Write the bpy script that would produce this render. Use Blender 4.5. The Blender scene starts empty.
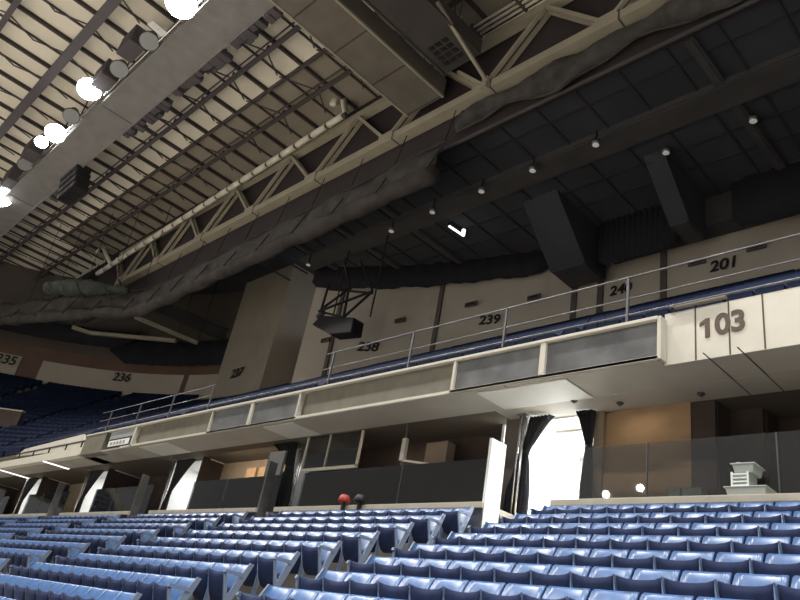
import bpy, bmesh, math, random
from mathutils import Vector, Matrix
random.seed(7)
sc = bpy.context.scene
col = sc.collection
PI = math.pi

# ------------------------------------------------------------------ camera
YAW, PITCH, ROLL, FPX = math.radians(-49.789), math.radians(26.863), math.radians(11.2375), 716.47
fw = Vector((math.sin(YAW)*math.cos(PITCH), math.cos(YAW)*math.cos(PITCH), math.sin(PITCH)))
r0 = Vector((math.cos(YAW), -math.sin(YAW), 0)); u0 = r0.cross(fw)
RT = r0*math.cos(ROLL)+u0*math.sin(ROLL); UP = -r0*math.sin(ROLL)+u0*math.cos(ROLL)
cd = bpy.data.cameras.new('camera'); cam = bpy.data.objects.new('camera', cd); col.objects.link(cam)
m = Matrix((RT, UP, -fw)).transposed().to_4x4(); cam.matrix_world = m
cd.sensor_width = 36.0; cd.lens = FPX/800*36.0; cd.clip_start = .05; cd.clip_end = 500
sc.camera = cam
def ray(x, y): return fw*FPX+RT*(x-400)+UP*(300-y)
def onY(x, y, D): d = ray(x, y); return d*(D/d.y)      # point of the plane y = D seen at a pixel
def onZ(x, y, Z): d = ray(x, y); return d*(Z/d.z)
def pix(p):
    w = fw.dot(p)
    if w <= .1: return (-9999, -9999)
    return (400+FPX*RT.dot(p)/w, 300-FPX*UP.dot(p)/w)

# ------------------------------------------------------------------ materials
def mat(name, rgb, rough=.6, metal=0, spec=.5, noise=0, nscale=4, bump=0, bscale=40, emit=None, estr=0):
    M = bpy.data.materials.new(name); M.use_nodes = True
    nt = M.node_tree; b = nt.nodes['Principled BSDF']
    b.inputs['Base Color'].default_value = (*rgb, 1); b.inputs['Roughness'].default_value = rough
    b.inputs['Metallic'].default_value = metal; b.inputs['Specular IOR Level'].default_value = spec
    tc = None
    if noise or bump:
        tc = nt.nodes.new('ShaderNodeTexCoord')
    if noise:
        n = nt.nodes.new('ShaderNodeTexNoise'); n.inputs['Scale'].default_value = nscale; n.inputs['Detail'].default_value = 5
        r = nt.nodes.new('ShaderNodeValToRGB')
        r.color_ramp.elements[0].position = .3; r.color_ramp.elements[1].position = .7
        r.color_ramp.elements[0].color = (*[c*(1-noise) for c in rgb], 1)
        r.color_ramp.elements[1].color = (*[min(1, c*(1+noise)) for c in rgb], 1)
        nt.links.new(tc.outputs['Object'], n.inputs['Vector']); nt.links.new(n.outputs['Fac'], r.inputs['Fac'])
        nt.links.new(r.outputs['Color'], b.inputs['Base Color'])
    if bump:
        n = nt.nodes.new('ShaderNodeTexNoise'); n.inputs['Scale'].default_value = bscale
        bp = nt.nodes.new('ShaderNodeBump'); bp.inputs['Strength'].default_value = bump
        nt.links.new(tc.outputs['Object'], n.inputs['Vector']); nt.links.new(n.outputs['Fac'], bp.inputs['Height'])
        nt.links.new(bp.outputs['Normal'], b.inputs['Normal'])
    if emit:
        b.inputs['Emission Color'].default_value = (*emit, 1); b.inputs['Emission Strength'].default_value = estr
    return M
def glass(name, tint, rough=.05, opac=.25, haze=(.3, .3, .3)):
    M = bpy.data.materials.new(name); M.use_nodes = True; nt = M.node_tree
    for n in list(nt.nodes): nt.nodes.remove(n)
    o = nt.nodes.new('ShaderNodeOutputMaterial'); t = nt.nodes.new('ShaderNodeBsdfTransparent'); t.inputs[0].default_value = (*tint, 1)
    g = nt.nodes.new('ShaderNodeBsdfGlossy'); g.inputs['Roughness'].default_value = rough; g.inputs[0].default_value = (.9, .9, .9, 1)
    d = nt.nodes.new('ShaderNodeBsdfDiffuse'); d.inputs[0].default_value = (*haze, 1)
    f = nt.nodes.new('ShaderNodeFresnel'); f.inputs[0].default_value = 1.5
    m1 = nt.nodes.new('ShaderNodeMixShader'); m1.inputs[0].default_value = opac
    m2 = nt.nodes.new('ShaderNodeMixShader')
    nt.links.new(t.outputs[0], m1.inputs[1]); nt.links.new(d.outputs[0], m1.inputs[2])
    nt.links.new(f.outputs[0], m2.inputs[0]); nt.links.new(m1.outputs[0], m2.inputs[1]); nt.links.new(g.outputs[0], m2.inputs[2])
    nt.links.new(m2.outputs[0], o.inputs[0])
    return M
M = dict(
 concrete=mat('concrete', (.30, .27, .22), .85, noise=.2, nscale=1.5, bump=.2),
 step=mat('step_paint', (.42, .36, .25), .8, noise=.15, nscale=3),
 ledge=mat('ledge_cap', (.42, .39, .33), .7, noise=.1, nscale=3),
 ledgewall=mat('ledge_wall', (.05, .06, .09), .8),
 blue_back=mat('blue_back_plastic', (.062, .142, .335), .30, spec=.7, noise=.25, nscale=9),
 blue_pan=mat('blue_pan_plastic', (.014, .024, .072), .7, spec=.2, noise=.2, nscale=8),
 seatmetal=mat('seat_standard_paint', (.19, .25, .38), .4, metal=.2),
 deckseat=mat('upper_seat_blue', (.010, .017, .045), .75, spec=.15, noise=.15, nscale=.8),
 fascia=mat('fascia_white', (.62, .60, .53), .6, noise=.05, nscale=2),
 fasciabeige=mat('fascia_beige', (.155, .148, .118), .75, noise=.12, nscale=2.5),
 soffit=mat('soffit_plaster', (.36, .345, .315), .75, noise=.08, nscale=.8),
 soffitglow=mat('soffit_glow_tone', (.56, .57, .56), .5),  # soffit tone lightened by the glow from the openings
 seam=mat('seam_dark', (.05, .05, .05), .8),
 frame=mat('frame_white', (.56, .54, .47), .5),
 screen=mat('display_grey', (.12, .125, .13), .35, noise=.35, nscale=1.6),
 numdark=mat('numeral_brown', (.09, .06, .045), .6),
 numblack=mat('numeral_black', (.012, .012, .014), .6),
 tan=mat('suite_tan_wall', (.30, .20, .115), .8, noise=.1, nscale=2),
 tangrey=mat('suite_taupe_wall', (.25, .20, .15), .8, noise=.15, nscale=1),
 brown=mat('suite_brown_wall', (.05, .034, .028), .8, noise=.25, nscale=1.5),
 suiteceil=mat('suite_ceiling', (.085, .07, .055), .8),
 curtain=mat('black_curtain', (.012, .012, .018), .9, noise=.3, nscale=8),
 white=mat('white_paint', (.78, .80, .80), .5),
 grey=mat('grey_paint', (.30, .32, .33), .6),
 greybox=mat('grey_plastic_bin', (.42, .46, .44), .5),
 crate=mat('pale_crate', (.75, .80, .75), .5),
 red=mat('red_vinyl', (.42, .05, .03), .5),
 black=mat('black_metal', (.015, .015, .016), .5),
 steel=mat('galvanised_steel', (.19, .19, .2), .4, metal=.7),
 brightsteel=mat('bright_rail', (.75, .75, .75), .25, metal=.9),
 deck=mat('roof_deck_cream', (.86, .815, .70), .85, noise=.05, nscale=.3),
 deckgrey=mat('roof_deck_taupe', (.31, .28, .23), .9, noise=.1, nscale=.4),
 joist=mat('joist_dark', (.075, .062, .062), .7),
 trussdark=mat('truss_dark', (.085, .075, .085), .7),
 trussbeige=mat('truss_beige', (.36, .33, .255), .65, noise=.08, nscale=1),
 catwalk=mat('catwalk_grey', (.23, .225, .225), .6, noise=.12, nscale=1.2),
 duct=mat('duct_taupe', (.155, .138, .115), .7, noise=.15, nscale=.8),
 darkduct=mat('dark_duct', (.055, .049, .046), .7, noise=.2, nscale=.8),
 pipe=mat('pipe_white', (.80, .77, .66), .5),
 net=mat('rolled_net', (.050, .044, .041), .9, noise=.4, nscale=1.2, bump=.6, bscale=5),
 drape=mat('net_drape', (.052, .048, .046), .9, noise=.45, nscale=1.6),
 upceil=mat('upper_ceiling_dark', (.042, .045, .056), .85, noise=.2, nscale=.35),
 upbeam=mat('upper_beam_dark', (.062, .06, .063), .8, noise=.15, nscale=.7),
 upwall=mat('upper_wall_cream', (.46, .42, .36), .8, noise=.06, nscale=.6),
 upbrown=mat('upper_wall_brown', (.15, .098, .075), .85, noise=.15, nscale=.5),
 updark=mat('upper_wall_taupe', (.105, .09, .08), .85, noise=.12, nscale=.3),
 tower=mat('tower_concrete', (.37, .335, .28), .85, noise=.08, nscale=.5),
 floor=mat('arena_floor', (.55, .50, .43), .6, noise=.06, nscale=.4),
 lamp=mat('lamp_lens', (1, 1, 1), .3, emit=(1, .98, .95), estr=60),
 lampwarm=mat('lamp_small', (1, 1, 1), .3, emit=(1, .97, .9), estr=.12),
 strip=mat('strip_lamp', (1, 1, 1), .3, emit=(1, 1, .98), estr=1.6),
 corridorlamp=mat('corridor_lamp', (1, 1, 1), .3, emit=(.95, .98, 1), estr=12),
 glassclear=glass('guard_glass', (.80, .81, .81), .02, .13, (.17, .17, .16)),
)

# ------------------------------------------------------------------ mesh builder
class MB:
    def __init__(s): s.v = []; s.f = []
    def add(s, vs, fs):
        o = len(s.v); s.v += [tuple(v) for v in vs]; s.f += [tuple(i+o for i in f) for f in fs]; return s
    def box(s, x0, x1, y0, y1, z0, z1):
        vs = [(x, y, z) for x in (x0, x1) for y in (y0, y1) for z in (z0, z1)]
        return s.add(vs, [(0, 1, 3, 2), (4, 6, 7, 5), (0, 4, 5, 1), (2, 3, 7, 6), (0, 2, 6, 4), (1, 5, 7, 3)])
    def quad(s, a, b, c, d): return s.add([a, b, c, d], [(0, 1, 2, 3)])
    def prism(s, prof, axis, a, b):      # profile polygon extruded along an axis
        n = len(prof)
        def P(p, t): return (t, p[0], p[1]) if axis == 'x' else ((p[0], t, p[1]) if axis == 'y' else (p[0], p[1], t))
        vs = [P(p, a) for p in prof]+[P(p, b) for p in prof]
        fs = [tuple(range(n))[::-1], tuple(range(n, 2*n))]+[(i, (i+1) % n, n+(i+1) % n, n+i) for i in range(n)]
        return s.add(vs, fs)
    def bar(s, a, b, w, h=None):         # rectangular bar between two points
        h = h or w; a = Vector(a); b = Vector(b); d = (b-a).normalized()
        up = Vector((0, 0, 1)) if abs(d.z) < .95 else Vector((0, 1, 0))
        r = d.cross(up).normalized()*w/2; u = r.cross(d).normalized()*h/2
        vs = [a-r-u, a+r-u, a+r+u, a-r+u, b-r-u, b+r-u, b+r+u, b-r+u]
        return s.add(vs, [(3, 2, 1, 0), (4, 5, 6, 7), (0, 1, 5, 4), (1, 2, 6, 5), (2, 3, 7, 6), (3, 0, 4, 7)])
    def tube(s, pts, r, n=8):
        pts = [Vector(p) for p in pts]; rings = []
        for i, p in enumerate(pts):
            d = (pts[min(i+1, len(pts)-1)]-pts[max(i-1, 0)]).normalized()
            up = Vector((0, 0, 1)) if abs(d.z) < .95 else Vector((0, 1, 0))
            a = d.cross(up).normalized(); b = a.cross(d)
            rr = r[i] if isinstance(r, (list, tuple)) else r
            rings.append([p+a*math.cos(2*PI*k/n)*rr+b*math.sin(2*PI*k/n)*rr for k in range(n)])
        vs = [v for q in rings for v in q]; fs = []
        for i in range(len(pts)-1):
            for k in range(n): fs.append((i*n+k, i*n+(k+1) % n, (i+1)*n+(k+1) % n, (i+1)*n+k))
        fs.append(tuple(range(n))[::-1]); fs.append(tuple((len(pts)-1)*n+k for k in range(n)))
        return s.add(vs, fs)
    def grid(s, rows):
        n = len(rows[0]); vs = [v for r in rows for v in r]
        return s.add(vs, [(i*n+k, i*n+k+1, (i+1)*n+k+1, (i+1)*n+k) for i in range(len(rows)-1) for k in range(n-1)])
    def mesh(s, name, m, smooth=False):
        me = bpy.data.meshes.new(name); me.from_pydata(s.v, [], s.f); me.update()
        bm = bmesh.new(); bm.from_mesh(me); bmesh.ops.recalc_face_normals(bm, faces=bm.faces); bm.to_mesh(me); bm.free()
        me.materials.append(m)
        if smooth:
            for p in me.polygons: p.use_smooth = True
        return me
    def build(s, name, m, parent=None, smooth=False, bevel=0, solid=0):
        o = bpy.data.objects.new(name, s.mesh(name, m, smooth)); col.objects.link(o)
        if parent is not None:
            o.parent = parent
            if parent.type == 'EMPTY' and parent.get('abs'): o.location = -parent.location
        if solid:
            md = o.modifiers.new('solid', 'SOLIDIFY'); md.thickness = solid
        if bevel:
            md = o.modifiers.new('bevel', 'BEVEL'); md.width = bevel; md.segments = 2; md.limit_method = 'ANGLE'
        return o
def tag(o, label, cat, group=None, kind=None):
    o['label'] = label; o['category'] = cat
    if group: o['group'] = group
    if kind: o['kind'] = kind
    return o
def thing(name, label, cat, loc=(0, 0, 0), group=None):
    # Empty at the thing's base; parts are given in world coordinates and offset back
    o = bpy.data.objects.new(name, None); col.objects.link(o); o.location = loc; o['abs'] = 1
    return tag(o, label, cat, group)
def struct(name, mb, m, parent=None, **k):
    o = mb.build(name, m, parent, **k)
    if parent is None: o['kind'] = 'structure'
    return o
ORD = ['', 'first', 'second', 'third', 'fourth', 'fifth', 'sixth', 'seventh', 'eighth', 'ninth', 'tenth', 'eleventh', 'twelfth', 'thirteenth',
       'fourteenth', 'fifteenth', 'sixteenth', 'seventeenth', 'eighteenth', 'nineteenth', 'twentieth']
def ordn(i):
    if i <= 20: return ORD[i]
    t = {2: 'twenty', 3: 'thirty', 4: 'forty'}[i//10]
    return t+'-'+ORD[i % 10] if i % 10 else {2: 'twentieth', 3: 'thirtieth', 4: 'fortieth'}[i//10]
def text_mesh(name, body, size, m, mw, depth=.02, bold=.02, parent=None, xs=1, shear=0):
    c = bpy.data.curves.new('t', 'FONT'); c.body = body; c.size = size; c.extrude = depth; c.offset = bold
    c.align_x = 'CENTER'; c.align_y = 'CENTER'; c.shear = shear
    t = bpy.data.objects.new('t', c); col.objects.link(t)
    dg = bpy.context.evaluated_depsgraph_get(); dg.update()
    me = bpy.data.meshes.new_from_object(t.evaluated_get(dg)); me.name = name
    bpy.data.objects.remove(t); bpy.data.curves.remove(c)
    me.transform(mw @ Matrix.Diagonal((xs, 1, 1, 1)))
    me.materials.clear(); me.materials.append(m)
    o = bpy.data.objects.new(name, me); col.objects.link(o)
    if parent is not None:
        o.parent = parent
        if parent.get('abs'): o.location = -parent.location
    return o
def facing(p, n):                        # matrix that stands text upright on a wall with outward normal n
    n = Vector(n).normalized(); u = Vector((0, 0, 1)); r = u.cross(n).normalized()
    mm = Matrix((r, u, n)).transposed().to_4x4(); mm.translation = Vector(p); return mm

# ------------------------------------------------------------------ lower bowl
RISE, RUN = .356, .8
def tread(k): return 2.32-RISE*k
def yfront(k): return 11.45-RUN*(k+1)
NR = 10
mb = MB(); prof = [(11.45, -2.0), (11.45, tread(0))]
for k in range(NR+1):
    prof += [(yfront(k), tread(k)), (yfront(k), tread(k+1) if k < NR else -1.65)]
prof += [(yfront(NR), -2.0)]
mb.prism(prof, 'x', -62, 8); struct('floor_seating_terraces', mb, M['concrete'])
mb = MB(); mb.box(-95, 30, -34, yfront(NR), -1.85, -1.65); struct('floor', mb, M['floor'])
AISLES = [(-9.72, -7.98), (-17.92, -16.3), (-26.1, -24.5), (-34.3, -32.7), (-42.5, -40.9), (-50.7, -49.1)]
for a, b in AISLES:
    mb = MB()
    for k in range(NR): mb.box(a+.12, b-.1, yfront(k)-.3, yfront(k)+.0, tread(k+1), tread(k+1)+.178)
    struct('floor_aisle_steps', mb, M['step'])
    mb = MB()
    for k in range(NR): mb.box(a+.12, b-.1, yfront(k)+.001, yfront(k)+.28, tread(k), tread(k)+.006)
    struct('floor_aisle_nosing', mb, M['step'])

# seat: backrest, folded pan, side standards
def seat_meshes():
    W = .475
    def slab(rows, th):                  # rows: list of (y,z,halfwidth,bulge); front sheet + back sheet
        mb = MB(); n = 7; fr = []; bk = []
        for (y, z, hw, bu) in rows:
            f = []; b = []
            for i in range(n):
                t = -1+2*i/(n-1); c = 1-t*t
                f.append((t*hw, y+bu*c, z)); b.append((t*hw*.98, y+bu*c+th, z-.2*th))
            fr.append(f); bk.append(b)
        mb.grid(fr); mb.grid([r[::-1] for r in bk])
        o = 0; m_ = len(rows)*n
        R = len(rows)
        for i in range(R-1):
            a, b2 = i*n, (i+1)*n
            mb.f.append((a, b2, m_+b2+n-1, m_+a+n-1)); mb.f.append((a+n-1, m_+a, m_+b2, b2+n-1))
        for k in range(n-1):
            mb.f.append((k, m_+n-1-k, m_+n-2-k, k+1)); a = (R-1)*n
            mb.f.append((a+k, a+k+1, m_+a+n-2-k, m_+a+n-1-k))
        return mb
    back = slab([(.17, .38, W/2*.94, .035), (.20, .48, W/2, .035), (.25, .60, W/2, .032), (.31, .71, W/2, .028), (.355, .785, W/2*.99, .022), (.385, .81, W/2*.95, .018)], .035)
    pan = slab([(-.012, .655, W/2*.99, .022), (-.022, .645, W/2*.99, .018), (-.008, .56, W/2*.97, -.015), (.025, .45, W/2*.95, -.035), (.06, .34, W/2*.90, -.04), (.095, .255, W/2*.76, -.03), (.12, .215, W/2*.55, -.01)], .022)
    for j in range(7):               # the front lip dips in the middle, its corners stand up
        for base in (0, 49):
            for row in (0, 7):
                v = pan.v[base+row+j]; t = -1+2*j/6; pan.v[base+row+j] = (v[0], v[1], v[2]-.03*(1-t*t)**.7+.006)
    st = MB()
    st.prism([(.02, .0), (.10, .0), (.14, .50), (.24, .60), (-.02, .60), (.05, .48)], 'x', -.2605, -.2435)
    st.prism([(-.03, .64), (-.01, .65), (.22, .62), (.24, .60), (-.01, .60)], 'x', -.259, -.245)
    st.add([(-.258, -.045, .665), (-.246, -.045, .665), (-.236, .13, .40), (-.267, .13, .40), (-.258, -.02, .67), (-.246, -.02, .67), (-.236, .17, .40), (-.267, .17, .40)], [(0, 1, 2, 3), (4, 7, 6, 5), (0, 3, 7, 4), (1, 5, 6, 2), (0, 4, 5, 1), (2, 6, 7, 3)])
    st.box(-.266, -.238, -.06, .12, 0, .015)
    es = MB()
    es.prism([(-.05, .0), (.06, .0), (.33, .60), (.415, .815), (.345, .825), (.20, .58)], 'x', .238, .262)
    es.prism([(-.07, .62), (-.05, .66), (.26, .665), (.28, .61)], 'x', .238, .275)
    es.prism([(-.05, .60), (.0, .60), (.12, .22), (.06, .22)], 'x', .235, .26)
    es.box(.238, .275, -.08, .10, 0, .015)
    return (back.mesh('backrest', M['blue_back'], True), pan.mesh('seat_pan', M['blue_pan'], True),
            st.mesh('side_standard', M['seatmetal']), es.mesh('end_standard', M['seatmetal']))
me_back, me_pan, me_st, me_es = seat_meshes()
SECT = []                                # (x of right end, x of left end, name of the block, aisle name)
SECT.append((-7.98+.25+.5*17, -7.98, 'R'))
SECT.append((-9.72, -16.3, 'A')); SECT.append((-17.92, -24.5, 'B')); SECT.append((-26.1, -32.7, 'C')); SECT.append((-34.3, -40.9, 'D')); SECT.append((-42.5, -49.1, 'E'))
BLK = {'R': 'under the 103 sign', 'A': 'below the dark suite', 'B': 'below the tan-panelled suite',
       'C': 'below the lettered sign', 'D': 'near the left edge', 'E': 'at the far left'}
ROWN = ['top row']+[ordn(i)+' row down' for i in range(2, 12)]
cands = []
for (xr, xl, nm) in SECT:
    n = int(round((xr-xl)/.504))
    for k in range(NR):
        for i in range(n):
            if nm == 'R': x = xl+.252+.504*i; end = (i == 0)
            else: x = xr-.252-.504*i; end = (i == 0)
            p = Vector((x, 10.8-RUN*k, tread(k)))
            c = p+Vector((0, .2, .65)); q = pix(c)
            if -25 < q[0] < 825 and 480 < q[1] < 632:
                cands.append((c.length, nm, k, i, p, end or (nm != 'R' and i == n-1), i == n-1 and nm != 'R'))
cands.sort(key=lambda t: t[0])
print('SEATS in view', len(cands))
def link(name, me, parent, mirror=False):
    o = bpy.data.objects.new(name, me); col.objects.link(o); o.parent = parent
    if mirror: o.scale.x = -1
    return o
def end_side(nm, i, n_last): return None
rest = MB()
def addmesh(mb, me, p, mirror=False):
    s = -1 if mirror else 1
    mb.add([(s*v.co.x+p.x, v.co.y+p.y, v.co.z+p.z) for v in me.vertices], [tuple(f.vertices) for f in me.polygons])
stuff_b, stuff_p, stuff_s = MB(), MB(), MB()
for n_, (dist, nm, k, i, p, isend, leftend) in enumerate(cands):
    if n_ < 300:
        lab = f'blue folding seat, {ordn(i+1)} from {"the lit aisle" if nm in "RA" else "its right aisle"}, {ROWN[k]}, {BLK[nm]}'
        words = lab.split()
        if len(words) > 16 and k > 0: lab = lab.replace(' from the top', ' down'); words = lab.split()
        if len(words) > 16: lab = lab.replace('blue folding stadium seat', 'blue seat')
        root = bpy.data.objects.new('stadium_seat', None); col.objects.link(root); root.location = p
        tag(root, lab, 'seat', 'blue folding seats of the lower stand')
        link('backrest', me_back, root); link('seat_pan', me_pan, root)
        link('side_standard', me_st, root)
        if isend and not (leftend or (nm == 'R')): link('end_standard', me_es, root)
        elif isend: link('end_standard', me_es, root, True)
    else:
        addmesh(stuff_b, me_back, p); addmesh(stuff_p, me_pan, p); addmesh(stuff_s, me_st, p)
        if isend and not leftend: addmesh(stuff_s, me_es, p)
        elif isend: addmesh(stuff_s, me_es, p, True)
if stuff_b.v:
    t = thing('stadium_seating', 'smaller blue seats farther along the lower stand towards the left', 'seating'); t['kind'] = 'stuff'
    stuff_b.build('backrest', M['blue_back'], t, True)['kind'] = 'stuff'
    stuff_p.build('seat_pan', M['blue_pan'], t, True)['kind'] = 'stuff'
    stuff_s.build('side_standard', M['seatmetal'], t)['kind'] = 'stuff'

# ------------------------------------------------------------------ ledge, suites and openings
ZS = 5.63                                # soffit height
LZ = 3.32                                # ledge top
FL = 2.95                                # walking level behind the ledge
OPEN = [(-9.72-.0, -8.05), (-17.95, -17.05), (-26.1, -24.5), (-34.3, -32.7), (-42.5, -40.9), (-50.7, -49.1)]
segs = []; x1 = 8
for a, b in OPEN: segs.append((b, x1)); x1 = a
segs.append((-62, x1))
for a, b in segs:
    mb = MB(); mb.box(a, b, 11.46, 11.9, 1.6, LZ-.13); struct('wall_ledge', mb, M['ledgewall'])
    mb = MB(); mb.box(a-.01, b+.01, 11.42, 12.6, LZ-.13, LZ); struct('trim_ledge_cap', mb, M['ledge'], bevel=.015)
mb = MB(); mb.box(-62, 8, 12.6, 19, FL-.3, FL); struct('floor_suites', mb, M['concrete'])
for a, b in OPEN:
    mb = MB(); mb.box(a, b, 11.4, 11.95, 2.2, 2.62); mb.box(a, b, 11.95, 12.7, 2.2, FL); struct('floor_opening_steps', mb, M['step'])
# soffit, in two tones, with dark seams
mb = MB(); X103 = -.5075*11.25
mb.box(-32, X103, 11.0, 12.2, ZS, ZS+.06); mb.box(X103, 8, 11.26, 12.2, ZS, ZS+.06); mb.box(-10.3, 8, 12.2, 13.0, ZS-.004, ZS+.1); struct('ceiling_soffit', mb, M['soffit'])
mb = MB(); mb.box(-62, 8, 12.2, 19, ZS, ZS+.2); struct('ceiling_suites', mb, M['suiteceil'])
mb = MB()
for px, py in ((697, 347.5), (731, 341)):
    p = onZ(px, py, ZS); mb.box(p.x-.012, p.x+.012, 11.0, 13.0, ZS-.006, ZS)
p = onZ(516, 392.5, ZS); mb.box(p.x-.012, p.x+.012, 11.0, 12.2, ZS-.006, ZS)
struct('trim_soffit_seams', mb, M['seam'])
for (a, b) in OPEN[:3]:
    mb = MB(); mb.box(a-.25, b+.35, 11.12, 12.15, ZS-.025, ZS-.002); struct('trim_soffit_glow_patch', mb, M['soffitglow'])  # paler sheet, glow of the opening put into its colour
# suite rooms
def wallbox(name, x0, x1, y0, y1, m, z0=FL, z1=ZS):
    mb = MB(); mb.box(x0, x1, y0, y1, z0, z1); return struct(name, mb, M[m])
# right-hand suite: tan wall near the glass, stepped dark recesses to its right
wallbox('wall_tan', -8.0, -6.05, 13.0, 13.15, 'tan')
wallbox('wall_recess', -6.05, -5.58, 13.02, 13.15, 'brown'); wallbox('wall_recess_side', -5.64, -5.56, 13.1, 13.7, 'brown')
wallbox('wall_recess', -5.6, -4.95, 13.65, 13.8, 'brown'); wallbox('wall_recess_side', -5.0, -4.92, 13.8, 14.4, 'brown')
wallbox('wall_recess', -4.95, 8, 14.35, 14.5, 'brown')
wallbox('wall_partition', -8.12, -7.9, 12.9, 13.1, 'tangrey')
# dark glazed suite
wallbox('wall_suite_back', -17.1, -10.75, 13.6, 13.75, 'brown')
t0, t1 = onY(425, 455, 13.0), onY(446, 455, 13.0)
wallbox('wall_tan_bay', t0.x, t1.x, 13.0, 13.3, 'tangrey', FL, 5.35)
# suite with tan back wall and vertical door panels
wallbox('wall_suite_back', -24.5, -18.95, 13.6, 13.75, 'tangrey')
for n_, (pa, pb) in enumerate(((243, 252), (255, 266))):
    a = onY(pa, 485, 13.2); b = onY(pb, 485, 13.2)
    mb = MB(); mb.box(a.x, b.x, 13.2, 13.28, FL, 5.2); struct(f'door_{n_+1}', mb, M['tan'])
wallbox('wall_suite_back', -32.7, -27.05, 14.2, 14.35, 'brown')
wallbox('wall_suite_back', -40.9, -35.25, 14.2, 14.35, 'tangrey')
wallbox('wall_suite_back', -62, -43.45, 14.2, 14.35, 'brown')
# opening corridors, side returns and landings
for n_, (a, b) in enumerate(OPEN):
    lit = n_ == 0
    mw = 'grey' if n_ == 1 else 'white'
    wallbox('wall_corridor_back', a-.9, b+.3, 15.6, 15.75, mw)
    mb = MB(); mb.box(a-.9, b+.3, 13.0, 15.7, ZS-.03, ZS-.005); struct('ceiling_corridor', mb, M[mw])
    wallbox('wall_corridor_left', a-.98, a-.9, 13.0, 15.7, mw)
    wallbox('wall_corridor_right', b+.08, b+.16, 13.1, 15.7, mw)
    # pale side return of the opening, seen from the bowl
    mb = MB(); mb.box(a-.05, a+.02, 11.5, 12.0 if n_ == 0 else 11.78, 2.4, 4.7); struct('wall_opening_return', mb, M['white' if n_ == 0 else 'screen'])
    if n_: wallbox('wall_suite_side', b+(-.12 if n_ == 1 else .17), b+(-.06 if n_ == 1 else .24), 12.4 if n_ == 1 else 12.72, 15.7, 'brown')
# curtains: gathered at a tie
def curtain(label, xa, xb, xt, y, zt, ztie, zb, wt=.14, wb=.3):
    t = thing('tied_curtain', label, 'curtain', ((xa+xb)/2, y, zb), 'black curtains at the openings')
    rows = []; n = 25; nz = 18
    for j in range(nz+1):
        f = j/nz; z = zt+(zb-zt)*f; ft = (zt-ztie)/(zt-zb)
        if f < ft:
            s = f/ft; e = s**.85; l = xa+(xt-wt/2-xa)*e; r = xb+(xt+wt/2-xb)*e
            s2 = .05+.03*(1-s)
        else:
            s = (f-ft)/(1-ft); e = min(1, s*2.2)**.7; l = xt-wt/2-(wb-wt)*.75*e; r = xt+wt/2+(wb-wt)*.25*e; s2 = .05
        rows.append([(l+(r-l)*i/(n-1), y+s2*math.sin(i*1.65+.4*math.sin(j*.3)), z) for i in range(n)])
    dr = MB().grid(rows).build('drape', M['curtain'], t, True, solid=.012)
    mb = MB(); mb.tube([(xt-wt/2-.03, y, ztie), (xt, y-.09, ztie+.01), (xt+wt/2+.03, y, ztie), (xt, y+.09, ztie-.01), (xt-wt/2-.03, y, ztie)], .022, 6); mb.build('tie_band', M['black'], dr)
    return t
D1 = 12.7
A_, B_ = onY(530, 415, D1), onY(553, 413, D1); T_ = onY(525, 453, D1)
curtain('black curtain tied back at the left of the white lit opening', A_.x, B_.x, T_.x, D1, ZS-.05, T_.z, FL-.02, .13, .62)
j0, j1 = onY(500, 480, 12.78), onY(521, 480, 12.78)
wallbox('wall_opening_jamb', j0.x, j1.x, 12.78, 12.84, 'updark')
A_, B_ = onY(576, 411, D1), onY(594, 413, D1); T_ = onY(589, 447, D1)
curtain('dark curtain tied back at the right of the white lit opening', A_.x, B_.x, T_.x, D1, ZS-.05, T_.z, FL-.02, .12, .26)
names = ['second', 'third', 'fourth', 'fifth']
A_, B_, T_ = onY(274, 444, 12.42), onY(296, 441, 12.42), onY(290, 468, 12.42)
curtain('black curtain bunched beside the grey panel of the second opening from the right', A_.x, B_.x, T_.x, 12.42, ZS-.03, T_.z, FL-.02, .3, 1.0)
for n_, (a, b) in enumerate(OPEN[2:5]):
    curtain(f'black curtain swept aside in the {names[n_+1]} opening from the right', a-.1, b-.35, a+.05, D1, ZS-.05, 4.35, FL-.02, .13, .3)
for n_, (a, b) in enumerate(OPEN[:5]):
    nm = (['first']+names)[n_]
    t = thing('chrome_post', f'slim chrome post beside the curtain of the {nm} opening from the right', 'post', (a+.0, 12.58, FL-.3), 'chrome posts at the openings')
    MB().tube([(a-.02, 12.58, 2.9), (a-.02, 12.58, ZS)], .03, 10).build('upright', M['brightsteel'], t, True)
    MB().tube([(a-.14, 12.6, LZ), (a-.14, 12.6, ZS)], .025, 10).build('upright', M['brightsteel'], t, True)
    MB().box(a-.2, a+.05, 12.52, 12.64, ZS-.03, ZS).build('head_plate', M['steel'], t)
    MB().box(a-.2, a+.05, 12.52, 12.64, LZ, LZ+.02).build('foot_plate', M['steel'], t)
# guard glass on the ledge
names2 = ['first', 'second', 'third', 'fourth', 'fifth', 'sixth']
def guard(n_, x0, x1, ztop, joints, label):
    t = thing('glass_guard', label, 'glass screen', ((x0+x1)/2, 12.08, LZ), 'glass guards on the suite ledge')
    xs = [x0]+joints+[x1]
    for a, b in zip(xs[:-1], xs[1:]):
        MB().box(a+.012, b-.012, 12.074, 12.086, LZ+.01, ztop).build('pane', M['glassclear'], t)
    MB().box(x0, x1, 12.04, 12.12, LZ, LZ+.035).build('bottom_channel', M['ledge'], t)
    for j in joints: MB().box(j-.01, j+.01, 12.06, 12.1, LZ, ztop).build('joint_strip', M['steel'], t)
guard(0, -7.9, 3, 4.52, [onY(647, 470, 12.08).x, onY(778, 460, 12.08).x, -2.2, .4], 'waist high grey glass guard in front of the tan suite wall')
guard(1, -16.98, -9.78, 4.46, [onY(400, 485, 12.08).x], 'smoky glass guard in front of the dark suite with the white window frame')
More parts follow.
